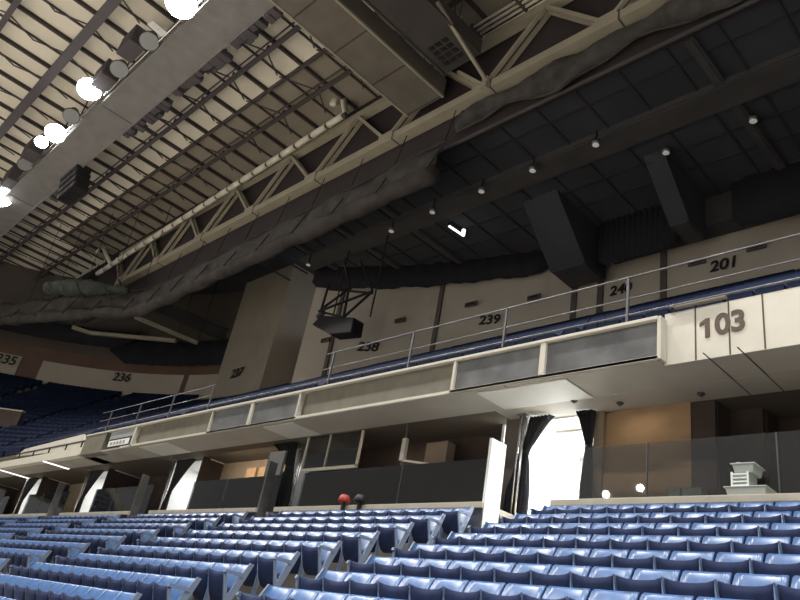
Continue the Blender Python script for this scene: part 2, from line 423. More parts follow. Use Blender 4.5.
guard(2, -23.2, -18.0, 4.46, [-21], 'glass guard in front of the suite with tan vertical panels')
guard(3, -31.4, -26.15, 4.46, [-29.4], 'glass guard in front of the brown suite below the small lettered sign')
guard(4, -39.6, -34.35, 4.46, [-37.5], 'glass guard in front of the second suite from the left edge')
guard(5, -48.9, -42.55, 4.46, [-45.7], 'glass guard at the left edge of the row of suites')
# upper white-framed window of the dark suite
t = thing('window_1', 'white framed window in the upper left of the dark suite', 'window', (-15.2, 12.3, LZ)); t['kind'] = 'structure'
w0, w1 = onY(301, 470, 12.3), onY(357, 466, 12.3); zb_ = w1.z
mb = MB(); mb.box(w0.x, w1.x, 12.27, 12.33, zb_-.05, zb_+.04); mb.box(w1.x-.06, w1.x, 12.27, 12.33, zb_, ZS); mb.box(w0.x, w0.x+.05, 12.27, 12.33, zb_, ZS)
xm = onY(327, 455, 12.3).x; mb.box(xm-.03, xm+.01, 12.28, 12.32, zb_, ZS); mb.build('window_frame', M['frame'], t)
MB().box(w0.x, w1.x, 12.295, 12.305, zb_, ZS).build('window_pane', M['glassclear'], t)
MB().box(w0.x+.12, w0.x+.7, 12.36, 12.4, zb_+.05, ZS-.25).build('window_blind', M['white'], t)
t = thing('slim_mullion', 'slim pole with white lower sleeve in the dark suite front', 'post', (onY(400, 480, 12.25).x, 12.25, LZ))
a, b = onY(404, 450, 12.25), onY(413, 418, 12.25)
MB().bar((a.x, 12.25, LZ), (a.x, 12.25, ZS), .045).build('pole', M['steel'], t)
MB().box(a.x-.07, a.x+.07, 12.2, 12.3, a.z-.28, a.z+.3).build('sleeve', M['frame'], t)
p2 = onY(434, 465, 12.25)
MB().bar((a.x, 12.25, a.z-.27), (p2.x, 12.25, p2.z), .05).build('side_arm', M['frame'], t)
t = thing('grey_front_panel', 'dark grey panel standing beside the curtain of the second opening from the right', 'panel', (-17.2, 12.2, FL))
a, b = onY(258, 503, 12.3), onY(273, 503, 12.3)
MB().box(a.x, b.x, 12.28, 12.36, FL-.3, 5.3).build('board', M['grey'], t); MB().box(a.x-.03, a.x, 12.27, 12.37, FL-.3, 5.3).build('edge_strip', M['steel'], t)
# things behind the right-hand guard
def loft_box(mb, x0, x1, y0, y1, z0, z1, g): mb.add([(x0+g, y0+g, z0), (x1-g, y0+g, z0), (x1-g, y1-g, z0), (x0+g, y1-g, z0), (x0, y0, z1), (x1, y0, z1), (x1, y1, z1), (x0, y1, z1)], [(3, 2, 1, 0), (4, 5, 6, 7), (0, 1, 5, 4), (1, 2, 6, 5), (2, 3, 7, 6), (3, 0, 4, 7)])
YB = 11.48
a, b = onY(726, 494, YB), onY(765, 494, YB); zt = onY(740, 486, YB).z
t = thing('plastic_tub', 'wide grey plastic tub on the ledge under the pale crate', 'tub', ((a.x+b.x)/2, YB+.25, LZ))
mb = MB(); loft_box(mb, a.x-.02, b.x+.02, YB, YB+.5, LZ, zt-.001, .03); mb.build('body', M['greybox'], t, bevel=.012)
MB().box(a.x-.035, b.x+.035, YB-.02, YB+.52, zt-.02, zt).build('rim', M['greybox'], t, bevel=.008)
a2, b2 = onY(730, 480, YB), onY(748, 480, YB); zt2 = onY(739, 471, YB).z
t = thing('slatted_crate', 'pale slatted crate stacked on the wide grey tub behind the glass', 'crate', ((a2.x+b2.x)/2, YB+.22, zt))
MB().box(a2.x+.015, b2.x-.015, YB+.06, YB+.4, zt+.001, zt2-.01).build('inner_box', M['greybox'], t)
h = (zt2-zt)
for q in range(4): MB().box(a2.x, b2.x, YB+.03, YB+.05, zt+h*(q+.02)/4+.01*(q > 0), zt+h*(q+.55)/4).build('slat', M['crate'], t)
for xx in (a2.x, b2.x-.03): MB().box(xx, xx+.03, YB+.028, YB+.052, zt+.001, zt2).build('corner_post', M['crate'], t)
a3, b3 = onY(732, 467, YB+.05), onY(754, 467, YB+.05); zt3 = onY(742, 463, YB+.05).z
t = thing('plastic_basin', 'small grey basin stacked on top of the pale crate', 'basin', ((a3.x+b3.x)/2, YB+.25, zt2))
mb = MB(); loft_box(mb, a3.x, b3.x, YB+.04, YB+.44, zt2-.008, zt3, .03); mb.build('body', M['greybox'], t, bevel=.01)
mb = MB(); mb.box(a3.x-.02, b3.x+.02, YB+.02, YB+.46, zt3-.02, zt3); mb.build('rim', M['greybox'], t)
q = onY(736, 462, YB+.1)
t = thing('white_cup', 'small white cup lying on the top grey basin', 'cup', (q.x, YB+.2, zt3))
mb = MB(); mb.tube([(q.x, YB+.2, zt3), (q.x, YB+.2, zt3+.005), (q.x, YB+.2, zt3+.05), (q.x, YB+.2, zt3+.055)], [.03, .035, .045, .04], 12); cb = mb.build('body', M['white'], t, True)
mb = MB(); mb.tube([(q.x-.03, YB+.2, zt3+.01), (q.x-.075, YB+.2, zt3+.025), (q.x-.03, YB+.2, zt3+.045)], .008, 6); mb.build('handle', M['white'], cb)
for pa, pb, nm in ((668, 680, 'small grey carton on the ledge, left of the pair'), (682, 701, 'wider grey carton on the ledge, right of the pair')):
    YC = 12.2; a, b = onY(pa, 494, YC), onY(pb, 494, YC); z1 = onY(pa, 488.5, YC).z
    t = thing('carton', nm, 'carton', ((a.x+b.x)/2, YC+.12, LZ), 'grey cartons behind the glass')
    MB().box(a.x, b.x, YC, YC+.25, LZ, z1).build('body', M['greybox'], t, bevel=.008)
    mb = MB(); mb.box(a.x-.005, b.x+.005, YC-.005, YC+.122, z1-.01, z1+.006); mb.box(a.x-.005, b.x+.005, YC+.128, YC+.255, z1-.01, z1+.006); mb.build('lid_flaps', M['greybox'], t)
for px, mm, nm in ((343, 'red', 'small red padded stool head on a dark stem at the ledge'), (359, 'black', 'small black padded stool head on a dark stem at the ledge')):
    yy = 11.36; p = onY(px, 506, yy); zt_ = onY(px, 495, yy).z; zm_ = onY(px, 502, yy).z
    t = thing('padded_stool', nm, 'stool', (p.x, yy, tread(0)), 'two padded stools at the ledge')
    MB().tube([(p.x, yy, tread(0)+.02), (p.x, yy, zm_)], .05, 10).build('stem', M['black'], t)
    MB().tube([(p.x, yy, tread(0)), (p.x, yy, tread(0)+.02)], .085, 14).build('base', M['black'], t)
    MB().tube([(p.x, yy, zm_-.02), (p.x, yy, zm_+.02), (p.x, yy, (zm_+zt_)/2), (p.x, yy, zt_-.01), (p.x, yy, zt_)], [.13, .155, .14, .10, .07], 14).build('padded_head', M[mm], t, True)
# round smoke detectors / downlights on the soffit
for px, py, nm in ((620, 402.5, 'left'), (701, 393, 'right'), (574, 400, 'third')):
    p = onZ(px, py, ZS)
    lab = {'left': 'small dark ceiling fixture above the tan suite wall, left one', 'right': 'small dark ceiling fixture above the tan suite wall, right one', 'third': 'small dark ceiling fixture above the white lit opening'}[nm]
    t = thing('soffit_fixture', lab, 'fixture', (p.x, p.y, ZS), 'fixtures under the soffit')
    MB().tube([(p.x, p.y, ZS), (p.x, p.y, ZS-.03)], .075, 14).build('rose', M['seam'], t)
    MB().tube([(p.x, p.y, ZS-.03), (p.x, p.y, ZS-.07)], [.05, .03], 12).build('head', M['black'], t)
for (pa, pb, nm) in (((0, 469), (38, 478), 'bright strip lamp under the soffit at the left edge'), ((43, 460), (72, 468), 'bright strip lamp under the soffit, second from the left edge')):
    a, b = onZ(*pa, ZS), onZ(*pb, ZS)
    t = thing('strip_lamp', nm, 'lamp', (a.x, (a.y+b.y)/2, ZS), 'strip lamps under the soffit')
    MB().box(a.x-.16, a.x+.16, a.y, b.y, ZS-.04, ZS).build('housing', M['frame'], t)
    MB().box(a.x-.11, a.x+.11, a.y+.03, b.y-.03, ZS-.06, ZS-.041).build('diffuser', M['strip'], t)

# ------------------------------------------------------------------ fascia of the upper deck
DF = 11.0
S = DF/10.1
ZF0, ZF1 = .5135*DF, .592*DF
def fx(px, py): return onY(px, py, DF).x
X103 = -.5075*11.25
mb = MB(); mb.box(X103, 8, 11.25, 11.4, ZS+.003, ZF1+.16); struct('wall_fascia_white', mb, M['fascia'])
mb = MB()
for px, py in ((695.7, 340), (729.5, 333), (764, 325)):
    p = onY(px, py, 11.25); mb.box(p.x-.014, p.x+.014, 11.244, 11.252, ZS+.01, ZF1+.16)
struct('trim_fascia_seams', mb, M['numdark'])
XB = fx(131, 447)
mb = MB(); mb.box(XB-.9*S, X103, 11.15, 11.4, ZS+.04, ZF1); struct('wall_fascia_beige', mb, M['fasciabeige'])
XL = fx(82, 450)
mb = MB(); mb.box(XB-1.0, X103, 10.98, 11.2, ZF0, ZF0+.07); struct('trim_fascia_bottom', mb, M['frame'])
mb = MB(); mb.box(XL, X103, 10.96, 11.3, ZF1-.06, ZF1); struct('trim_fascia_top', mb, M['frame'])
mb = MB(); mb.box(XL, fx(103, 445), 10.985, 11.4, ZF0-.02, ZF1-.06); struct('wall_fascia_pier', mb, M['fasciabeige'])
# balcony band to the left of the pier and the pale wall above it
mb = MB(); mb.box(-62, XL, 11.0, 11.3, .513*DF, .545*DF); struct('wall_fascia_low', mb, M['fascia'])
mb = MB(); mb.box(-62, -31, 11.3, 12.2, ZS, ZS+.2); struct('ceiling_soffit', mb, M['soffit'])
q_ = [onY(px, py, 11.32) for px, py in ((16, 456), (25, 449), (84, 434), (84, 449))]
mb = MB(); mb.prism([(p.x, p.z) for p in q_], 'y', 11.32, 11.42); struct('wall_balcony', mb, M['fascia'])
t = thing('balcony_rail', 'short dark handrail on the pale balcony left of the fascia pier', 'railing', (-36, 11.15, .545*DF))
zr = 6.45
MB().tube([(-40.8, 11.15, zr-.1), (-32.2, 11.15, zr-.1)], .035, 8).build('handrail', M['black'], t)
for xx in (-40.5, -38.4, -36.3, -34.2, -32.4): MB().bar((xx, 11.15, .545*DF), (xx, 11.15, zr-.1), .05).build('post', M['black'], t)
# framed display panels
def display(pa, pb, label):
    x0, x1 = onY(pa[0], pa[1], DF).x, onY(pb[0], pb[1], DF).x
    t = thing('display_panel', label, 'panel', ((x0+x1)/2, DF, ZF0), 'framed dark panels on the deck fascia')
    fr = MB(); w = .075; y0, y1 = DF-.02, DF+.2
    for (a, b, c, d) in ((x0, x1, ZF0, ZF0+w), (x0, x1, ZF1-w, ZF1), (x0, x0+w, ZF0+w, ZF1-w), (x1-w, x1, ZF0+w, ZF1-w)): fr.box(a, b, y0, y1, c, d)
    fr.build('frame', M['frame'], t, bevel=.008)
    MB().box(x0+w, x1-w, DF+.05, DF+.1, ZF0+w, ZF1-w).build('dark_face', M['screen'], t)
display((540.5, 379), (661, 366), 'largest white framed dark panel, next to the 103 sign')
display((449.5, 395), (541, 379), 'white framed dark panel, second from the 103 sign')
display((247, 426), (295, 421), 'white framed dark panel left of the long plain beige fascia')
display((206, 434), (247, 426), 'white framed dark panel, leftmost of the four')
x0, x1 = fx(300, 420), fx(447, 396)
mb = MB(); mb.box(x0, x1, 11.08, 11.16, ZF0+.07, ZF1-.06); struct('wall_fascia_panel', mb, M['fasciabeige'])
x0, x1 = fx(135, 446), fx(205, 434)
mb = MB(); mb.box(x0, x1, 11.08, 11.16, ZF0+.07, ZF1-.06); struct('wall_fascia_panel', mb, M['fasciabeige'])
# little lettered sign
x0, x1 = fx(105, 450), fx(131, 446)
t = thing('lettered_sign', 'small framed sign with a white strip of dark letters on the fascia', 'sign', ((x0+x1)/2, DF, ZF0))
MB().box(x0, x1, DF+.02, DF+.14, ZF0+.02, ZF1-.06).build('backing', M['grey'], t)
zc = ZF0+.24
MB().box(x0+.08, x1-.25, DF-.005, DF+.02, zc-.18, zc+.2).build('black_border', M['numblack'], t)
ws = MB().box(x0+.16, x1-.33, DF-.02, DF-.004, zc-.11, zc+.13).build('white_strip', M['white'], t)
xw = (x1-x0-.65)/6
for q in range(5):
    cx = x0+.3+xw*(q+.5); MB().box(cx-.09, cx+.09, DF-.028, DF-.019, zc-.05, zc+.07).build('letter_mark', M['grey'], ws)
MB().box(x1-.12, x1+.02, DF-.02, DF+.15, ZF0, ZF1-.02).build('side_frame', M['frame'], t)
# 103
a = onY(723.5, 325, 11.25)
t = thing('section_number', 'large dark brown 103 on the white fascia', 'number', (a.x, 11.25, a.z-.2))
sz = .50
p = onY(707, 327.8, 11.235); h_ = .185
mb = MB(); mb.prism([(p.x+.045, p.z-h_), (p.x+.045, p.z+h_), (p.x-.02, p.z+h_), (p.x-.13, p.z+h_-.07), (p.x-.13, p.z+h_-.13), (p.x-.035, p.z+h_-.09), (p.x-.035, p.z-h_)], 'y', 11.225, 11.245); mb.build('digit', M['numdark'], t)
for ch, px, py in (('0', 722.5, 324.5), ('3', 738, 321.2)):
    p = onY(px, py, 11.235)
    text_mesh('digit', ch, sz*1.1, M['numdark'], facing((p.x, 11.235, p.z), (0, -1, 0)), .004, .016, t, xs=1.0)
# slim steel tube lying along the fascia top
a, b = onY(674, 315, 11.2), onY(727, 300, 11.2)
t = thing('loose_tube', 'grey tube lying along the top of the white fascia', 'tube', ((a.x+b.x)/2, 11.2, a.z))
MB().tube([(a.x, 11.18, ZF1+.21), (b.x, 11.18, ZF1+.21)], .04, 10).build('tube', M['duct'], t)
MB().tube([(a.x-.04, 11.18, ZF1+.21), (a.x+.02, 11.18, ZF1+.21)], .06, 10).build('end_cap', M['black'], t)

# ------------------------------------------------------------------ upper deck
CX, CY = -45.0, -5.0*S
def sweep(n, s):                         # path of the bowl: straight, then a bend; s<=0 is x, s>0 is the angle of the bend
    if s <= 0: return None
def path(n, x0, thmax=1.45, step=.06):
    pts = [(x0, n)]
    x = x0
    while x > CX+3: x -= 3; pts.append((x, n))
    pts.append((CX, n)); th = 0
    while th < thmax:
        th += step; pts.append((CX-(n+5)*math.sin(th), -5+(n+5)*math.cos(th)))
    return pts
NT = 20; DR = .82; N0 = 11.2; Z0 = 5.85
slope = .668
def dz(n): return n*slope-1.32 if n > 11.6 else 6.15
mb = MB(); prev = None; rowsets = []
for k in range(NT+1):
    n = 11.3+DR*k; z = .632*n-.64-.09*(1-k/NT)
    rowsets.append((n, z))
rows = []
for k, (n, z) in enumerate(rowsets):
    a = [(x, y, z) for x, y in path(n, 9)]; n2 = n+DR
    b = [(x, y, z) for x, y in path(n2, 9)]
    m_ = min(len(a), len(b)); rows.append(a[:m_]); rows.append(b[:m_])
m_ = min(len(r) for r in rows)
mb.grid([r[:m_] for r in rows]); struct('floor_upper_deck', mb, M['concrete'])
# the wall with the section numbers: oval, right part straight
def wallx(px, py, ratio_z): return None
WALL = [(10, 28.0), (-17, 28.0), (-20.5, 27.5), (-24.5, 26.4), (-27.5, 25.5), (-30, 24.5), (-33, 23.0), (-34.6, 22.2), (-45.2, 29.1)]
def wall_y(x):
    for (xa, ya), (xb, yb) in zip(WALL[:-1], WALL[1:]):
        if xb <= x <= xa: return ya+(yb-ya)*(x-xa)/(xb-xa)
    return 99
ZC = 21.6
mb = MB()
mb.grid([[(x, y, .60*y) for x, y in WALL], [(x, y, ZC+.1) for x, y in WALL]]); o = struct('wall_upper', mb, M['upwall'], solid=.25)
# tower
mb = MB(); mb.box(-52.0, -45.0, 26.3, 29.0, 14.5, 27.4); struct('wall_tower', mb, M['tower'])
# end of the bowl: wall bands
def band(name, r, th0, th1, z0, z1, m, step=.05):
    n = max(2, int((th1-th0)/step)); pts = [(CX-(r+5)*math.sin(th0+(th1-th0)*i/n), -5+(r+5)*math.cos(th0+(th1-th0)*i/n)) for i in range(n+1)]
    mb = MB(); mb.grid([[(x, y, z0) for x, y in pts], [(x, y, z1) for x, y in pts]]); return struct(name, mb, M[m], solid=.1)
def th_of(px, py, r=28):
    d = ray(px, py); c = Vector((-45, -5)); R_ = r+5
    a = d.x**2+d.y**2; b = -2*(d.x*c.x+d.y*c.y); cc = c.x**2+c.y**2-R_*R_
    t = (-b+math.sqrt(b*b-4*a*cc))/(2*a); p = d*t
    return math.atan2(-(p.x+45), p.y+5), p
band('wall_end', 28.3, 0.18, 1.45, 15, 28, 'updark')
band('wall_end_brown', 28.15, th_of(250, 340)[0], 1.45, 16, 20.4, 'upbrown')
for pa, pb in ((192, 226), (40, 187), (-60, 17)):
    band('wall_end_cream', 28.0, max(0, th_of(pb, 370)[0]), th_of(pa, 370)[0], 16.3, 19.15, 'upwall')
# section numbers
def number(txt, px, py, size, bold=.017):
    if px > 300:
        d = ray(px, py); y = 27.5
        for _ in range(30): y = wall_y((d*(y/d.y)).x)
        p = d*(y/d.y); x = p.x; e = .4
        tx = Vector((2*e, wall_y(x+e)-wall_y(x-e), 0)).normalized(); nrm = Vector((tx.y, -tx.x, 0))
    else:
        th, p = th_of(px, py); nrm = -Vector((-math.sin(th), math.cos(th), 0)); y = p.y
        if px > 200: p = onY(px, py, 26.24); nrm = Vector((0, -1, 0))
    t = thing('section_number', f'black {txt} painted on the upper concourse wall', 'number', (p.x, p.y, p.z-size*.4), 'section numbers on the upper wall')
    text_mesh('numerals', txt, size, M['numblack'], facing(p+nrm*(.06 if px > 200 else .34), nrm), .015, bold, t, xs=1.08, shear=.12)
number('201', 724, 265, .78); number('240', 621, 290, .74); number('239', 489.5, 320.5, .78); number('238', 368, 347.5, .82)
number('237', 237, 373.5, 1.05, .02); number('236', 123.5, 379, 1.1); number('235', 7, 361, 1.2)
# dark joints and little plates on the wall
mb = MB()
for pa in ((330, 350), (440, 305), (575, 290), (601, 285), (664, 265)):
    d = ray(*pa); y = 26
    for _ in range(30): y = wall_y((d*(y/d.y)).x)
    p = d*(y/d.y); mb.box(p.x-.16, p.x+.16, y-.08, y+.02, .62*y, ZC)
struct('trim_wall_joints', mb, M['updark'])
for i, (px, py, nm) in enumerate(((401, 321, 'left of the 239'), (472, 305, 'above the 239'), (535, 298, 'between the 239 and the 240'), (698, 263, 'left of the 201'), (757, 248, 'right of the 201'), (326, 341, 'above the railing by the tower'))):
    d = ray(px, py); y = 26
    for _ in range(30): y = wall_y((d*(y/d.y)).x)
    p = d*(y/d.y); t = thing('wall_plate', f'small dark plate on the upper wall {nm}', 'plate', (p.x, y-.1, p.z-.12), 'small dark plates on the upper wall')
    MB().box(p.x-.42, p.x+.42, y-.16, y-.04, p.z-.14, p.z+.14).build('plate', M['updark'], t, bevel=.02)
    MB().box(p.x-.3, p.x+.3, y-.175, y-.16, p.z-.07, p.z+.07).build('face', M['black'], t)
# upper deck seats (far, countless): one object
mb = MB()
def seat_strip(x, y, z, dx, dy, w):
    # dx,dy: unit vector along the row; outward (to the back) is the left normal
    nx, ny = -dy, dx
    if ny < 0 and abs(dx) > .9: nx, ny = -nx, -ny
    P = lambda a, b, c: (x+dx*a+nx*b, y+dy*a+ny*b, z+c)
    h = w/2*.9
    mb.add([P(-h, 0, .2), P(h, 0, .2), P(h, -.04, .56), P(-h, -.04, .56), P(h, .2, .6), P(-h, .2, .6), P(h, .38, .86), P(-h, .38, .86), P(h, .42, .3), P(-h, .42, .3)],
           [(0, 1, 2, 3), (3, 2, 4, 5), (5, 4, 6, 7), (7, 6, 8, 9), (0, 3, 5, 9), (1, 8, 4, 2), (5, 7, 9), (4, 8, 6)])
for k, (n, z) in enumerate(rowsets[:-1]):
    n = n+.3
    x = 8.0
    while x > -44.6:
        if n < wall_y(x)-.6 and (x % 8.4 > .9): 
            if n < 25.6 or x > -44: seat_strip(x, n, z, 1, 0, .52)
        x -= .52
    R_ = n+5; th = .52/R_
    while th < 1.42:
        if (th*33) % 8.4 > .8 and n < 27.4 and not (n > 25.2 and th < .26):
            cx, cy = CX-R_*math.sin(th), -5+R_*math.cos(th)
            dx, dy = math.cos(th), math.sin(th)
            seat_strip(cx, cy, z, dx, dy, .52)
        th += .52/R_
o = mb.build('upper_deck_seating', M['deckseat']); tag(o, 'dark blue rows of seats filling the upper deck', 'seating', kind='stuff')
# vomitory on the far left deck
th, p = th_of(8, 418, 17)
t = thing('vomitory_wall', 'dark low wall around a stair opening in the left upper deck', 'wall', (p.x, p.y, p.z-1.0))
a, b = p+Vector((-4.5, -3.2, 0)), p+Vector((.9, .6, 0))
MB().bar(a+Vector((0, 0, -.2)), b+Vector((0, 0, -.2)), .3, 1.5).build('front_wall', M['brown'], t)
MB().bar(a+Vector((0, 0, .58)), b+Vector((0, 0, .58)), .34, .08).build('coping', M['upwall'], t)
# railing on the fascia
t = thing('guard_railing', 'long grey steel guard railing along the front of the upper deck', 'railing', (-14, 11.2, ZF1-.1))
YR = 10.3*S*1.0
YR = 11.22
k_ = YR/10.3
for z, r, mm in ((7.03*k_, .02, 'steel'), (6.58*k_, .016, 'steel'), (6.25*k_, .02, 'steel')):
    MB().tube([(-14.7*k_ if z > 6.5*k_ else -20.5*k_, YR, z), (8, YR, z)], r, 8).build('rail', M[mm], t, True)
for px, py in ((332, 365), (412, 345), (506, 320), (628, 295)):
    x = onY(px, py, YR).x; MB().box(x-.024, x+.024, YR-.024, YR+.024, ZF1-.08, 7.05*k_).build('post', M['steel'], t)
for x in (-2.2, 1.5, 5.2): MB().box(x-.024, x+.024, YR-.024, YR+.024, ZF1-.08, 7.05*k_).build('post', M['steel'], t)
t = thing('end_railing', 'steel guard railing at the left end of the deck front', 'railing', (-25, YR, ZF1-.1))
xs_ = [onY(px, py, YR).x for px, py in ((212, 395), (172, 405), (138, 415), (109, 421))]
for x in xs_: MB().box(x-.022, x+.022, YR-.022, YR+.022, ZF1-.08, 6.95*k_).build('post', M['steel'], t)
for z in (6.95*k_, 6.6*k_, 6.3*k_): MB().tube([(xs_[0], YR, z), (xs_[1], YR, z), (xs_[2], YR, z), (xs_[3]-1, YR, z)], .016, 6).build('rail', M['steel'], t, True)

# ------------------------------------------------------------------ dark ceiling over the upper deck
mb = MB(); mb.box(-34.9, 9, 17.6, 28.6, ZC, ZC+.3); struct('ceiling_upper', mb, M['upceil'])
mb = MB(); mb.box(-62, 9, 17.35, 17.65, ZC-.25, 28); struct('wall_bulkhead', mb, mat('bulkhead_maroon', (.036, .027, .029), .9))
mb = MB(); mb.box(-62.5, 9, 13.2, 13.32, 27.7, 28); struct('trim_roof_edge_beam', mb, M['joist'])
mb = MB(); mb.box(-95, -38, 18.2, 18.5, ZC-.3, 28)  # bulkhead beyond the tower
def beam(label, x0, x1, y0, y1, z0, m='upbeam'):
    t = thing('ceiling_beam', label, 'beam', ((x0+x1)/2, (y0+y1)/2, z0), 'boxed beams under the dark ceiling')
    MB().box(x0, x1, y0, y1, z0+.04, ZC).build('casing', M[m], t); MB().box(x0+.1, x1-.1, y0+.1, y1-.1, z0, z0+.04).build('underside', M[m], t)
beam('wide dark beam running lengthwise under the upper deck ceiling', -34.5, 9, 20.35, 21.7, 21.3)
beam('dark beam running along the head of the upper wall', -16.9, 9, 26.9, 27.9, 20.0)
def hip_beam(label, x0, x1, y0, y1, yb, z0):
    t = thing('ceiling_beam', label, 'beam', ((x0+x1)/2, y1, z0), 'boxed beams under the dark ceiling')
    MB().prism([(y0, ZC), (y0+.05, ZC-.12), (y1, z0+.04), (yb, z0+.04), (yb, ZC)], 'x', x0, x1).build('casing', M['upceil'], t)
    MB().box(x0+.1, x1-.1, y1, yb-.02, z0, z0+.04).build('underside', M['upbeam'], t)
hip_beam('wide boxed crossbeam ending above the 240', -19.1, -17.1, 22.8, 25.6, 27.45, 18.95)
hip_beam('narrow boxed crossbeam ending above the 201', -12.6, -11.7, 22.8, 25.2, 26.85, 19.3)
for i, x in enumerate((-8.2, -25.6, -29.4, -33.2)):
    beam(['slender crossbeam right of the 201', 'slender crossbeam above the 239', 'slender crossbeam between the 238 and 239', 'slender crossbeam nearest the tower'][i], x-.2, x+.2, 17.7, wall_y(x)-.1, 21.35)
mb = MB()
for x in [8-1.9*i for i in range(25)]: mb.box(x-.05, x+.05, 17.7, min(28, wall_y(x) if x > -34.6 else 22), ZC-.07, ZC)
for y in (18.8, 23.2, 24.6): mb.box(-30, 9, y-.05, y+.05, ZC-.06, ZC)
struct('trim_ceiling_grid', mb, mat('ceiling_grid', (.028, .03, .036), .8))
# black valances hung at the head of the wall
def valance(label, x0, x1, zb, off=.5, zt=ZC, r=.8):
    t = thing('black_valance', label, 'curtain', ((x0+x1)/2, wall_y((x0+x1)/2)-off, zb), 'black valance curtains at the head of the wall')
    n = 48; top = []; mid = []; bot = []
    for i in range(n+1):
        x = x0+(x1-x0)*i/n; y = wall_y(x)-off+.06*math.sin(i*1.9)
        e = min(i, n-i)/n*abs(x1-x0); rr = 0 if e > r else r-math.sqrt(max(0, r*r-(r-e)**2))
        top.append((x, y, zt)); mid.append((x, y+.02, (zt+zb)/2)); bot.append((x, y, zb+rr*.6+.05*math.sin(i*.7)))
    MB().grid([top, mid, bot]).build('cloth', M['curtain'], t, True, solid=.03)
    MB().tube([(x0, wall_y(x0)-off, zt-.03), ((x0+x1)/2, wall_y((x0+x1)/2)-off, zt-.03), (x1, wall_y(x1)-off, zt-.03)], .03, 6).build('track', M['black'], t)
valance('long black valance above the 238 and 239', -34.5, -20.4, 20.0)
valance('black valance above the 240, between two crossbeams', -16.9, -12.7, 19.0, 1.7)
valance('black valance at the right edge above the 201', -10.3, 7.0, 19.0, 1.7)
# hanging curtain at the far left end
def end_valance(label, pa, pb, z0, z1, r=27.2):
    t0, t1 = th_of(*pa, r=r)[0], th_of(*pb, r=r)[0]; n = 40
    rows = [[], [], []]
    for i in range(n+1):
        th = t0+(t1-t0)*i/n; rr = r+5+.08*math.sin(i*1.7); x, y = CX-rr*math.sin(th), -5+rr*math.cos(th)
        e = min(i, n-i)/n; zz = z0+max(0, .12-e)*9
        rows[0].append((x, y, z1)); rows[1].append((x, y, (z1+zz)/2)); rows[2].append((x, y, zz))
    mid = rows[2][n//2]
    t = thing('black_valance', label, 'curtain', mid, 'black valance curtains at the head of the wall')
    MB().grid(rows).build('cloth', M['curtain'], t, True, solid=.03)
    MB().tube(rows[0][::4], .05, 6).build('track', M['black'], t)
end_valance('black curtain hung between the 236 and the 237', (110, 350), (252, 352), 19.7, 22.0)
end_valance('long black curtain hung above the 235 and 236', (-40, 335), (140, 335), 20.9, 22.6, 26.8)
# small round downlights
for i, (px, py, dy) in enumerate(((392, 228, 0), (433, 209, 0), (482, 188, 0), (533, 167, 0), (596, 141, 0), (666, 149, 1), (753, 117, 1), (309, 262, 0))):
    z = 20.9 if not dy else ZC
    p = onZ(px, py, z-.12)
    if not dy: p = onY(px, py, 20.3)
    z = p.z+.12
    lab = f'small round downlight on the dark ceiling, {ordn(i+1)} from the left of its line' if i < 5 else ['downlight beside the pair of tiny lamps on the dark ceiling', 'rightmost small downlight on the dark ceiling', 'small downlight above the head of the tower'][i-5]
    t = thing('downlight', lab, 'lamp', (p.x, p.y, z-.2), 'small downlights on the dark ceiling')
    MB().tube([(p.x, p.y, z-.1), (p.x, p.y, ZC)], .04, 8).build('stem', M['black'], t)
    cn = MB().tube([(p.x, p.y, z-.1), (p.x, p.y, z-.16), (p.x, p.y, z-.32)], [.08, .17, .19], 14).build('can', M['steel'], t, True)
    MB().tube([(p.x, p.y, z-.33), (p.x, p.y, z-.35)], .14, 14).build('lens', M['lampwarm'], cn)
for px, py, nm in ((650, 161, 'upper'), (654, 167, 'lower')):
    p = onZ(px, py, ZC-.2); t = thing('tiny_lamp', f'{nm} one of two tiny lamps on the dark ceiling', 'lamp', (p.x, p.y, ZC-.3), 'pair of tiny ceiling lamps')
    MB().box(p.x-.04, p.x+.04, p.y-.04, p.y+.04, ZC-.2, ZC).build('bracket', M['black'], t); MB().bar((p.x-.17, p.y, ZC-.22), (p.x+.17, p.y, ZC-.26), .09).build('tube', M['steel'], t)
p = onZ(457, 231, ZC-.3)
t = thing('bright_fixture', 'bright lit linear fixture on the dark ceiling', 'lamp', (p.x, p.y, ZC-.4))
a, b = onZ(449, 226, ZC-.3), onZ(464, 236, ZC-.3)
MB().bar(a+Vector((0, 0, .14)), b+Vector((0, 0, .14)), .3, .28).build('housing', M['black'], t)
MB().bar(a*.985, b*.985, .12, .06).build('tube', M['strip'], t)
MB().tube([(p.x+.4, p.y+.1, ZC-.55), (p.x+.4, p.y+.1, ZC-.3)], .11, 12).build('round_lamp', M['strip'], t)

# ------------------------------------------------------------------ main roof
XR0, XR1 = -92, 14
ZR = 28.0
mb = MB(); mb.box(XR0, XR1, -16, 13.25, ZR, ZR+.2); struct('ceiling_roof', mb, M['deck'])
mb = MB(); mb.box(-62.5, XR1, 13.25, 17.6, ZR, ZR+.2); struct('ceiling_roof_edge', mb, M['deckgrey'])
mb = MB(); mb.box(XR0, -62.5, 13.25, 17.6, ZR+.001, ZR+.2); struct('ceiling_roof', mb, M['deck'])
mb = MB(); mb.box(-95, -62.5, 17.6, 34, ZR, ZR+.2); mb.box(-62.5, -38, 17.6, 34, ZR-.6, ZR+.2); struct('ceiling_roof_end', mb, M['upceil'])
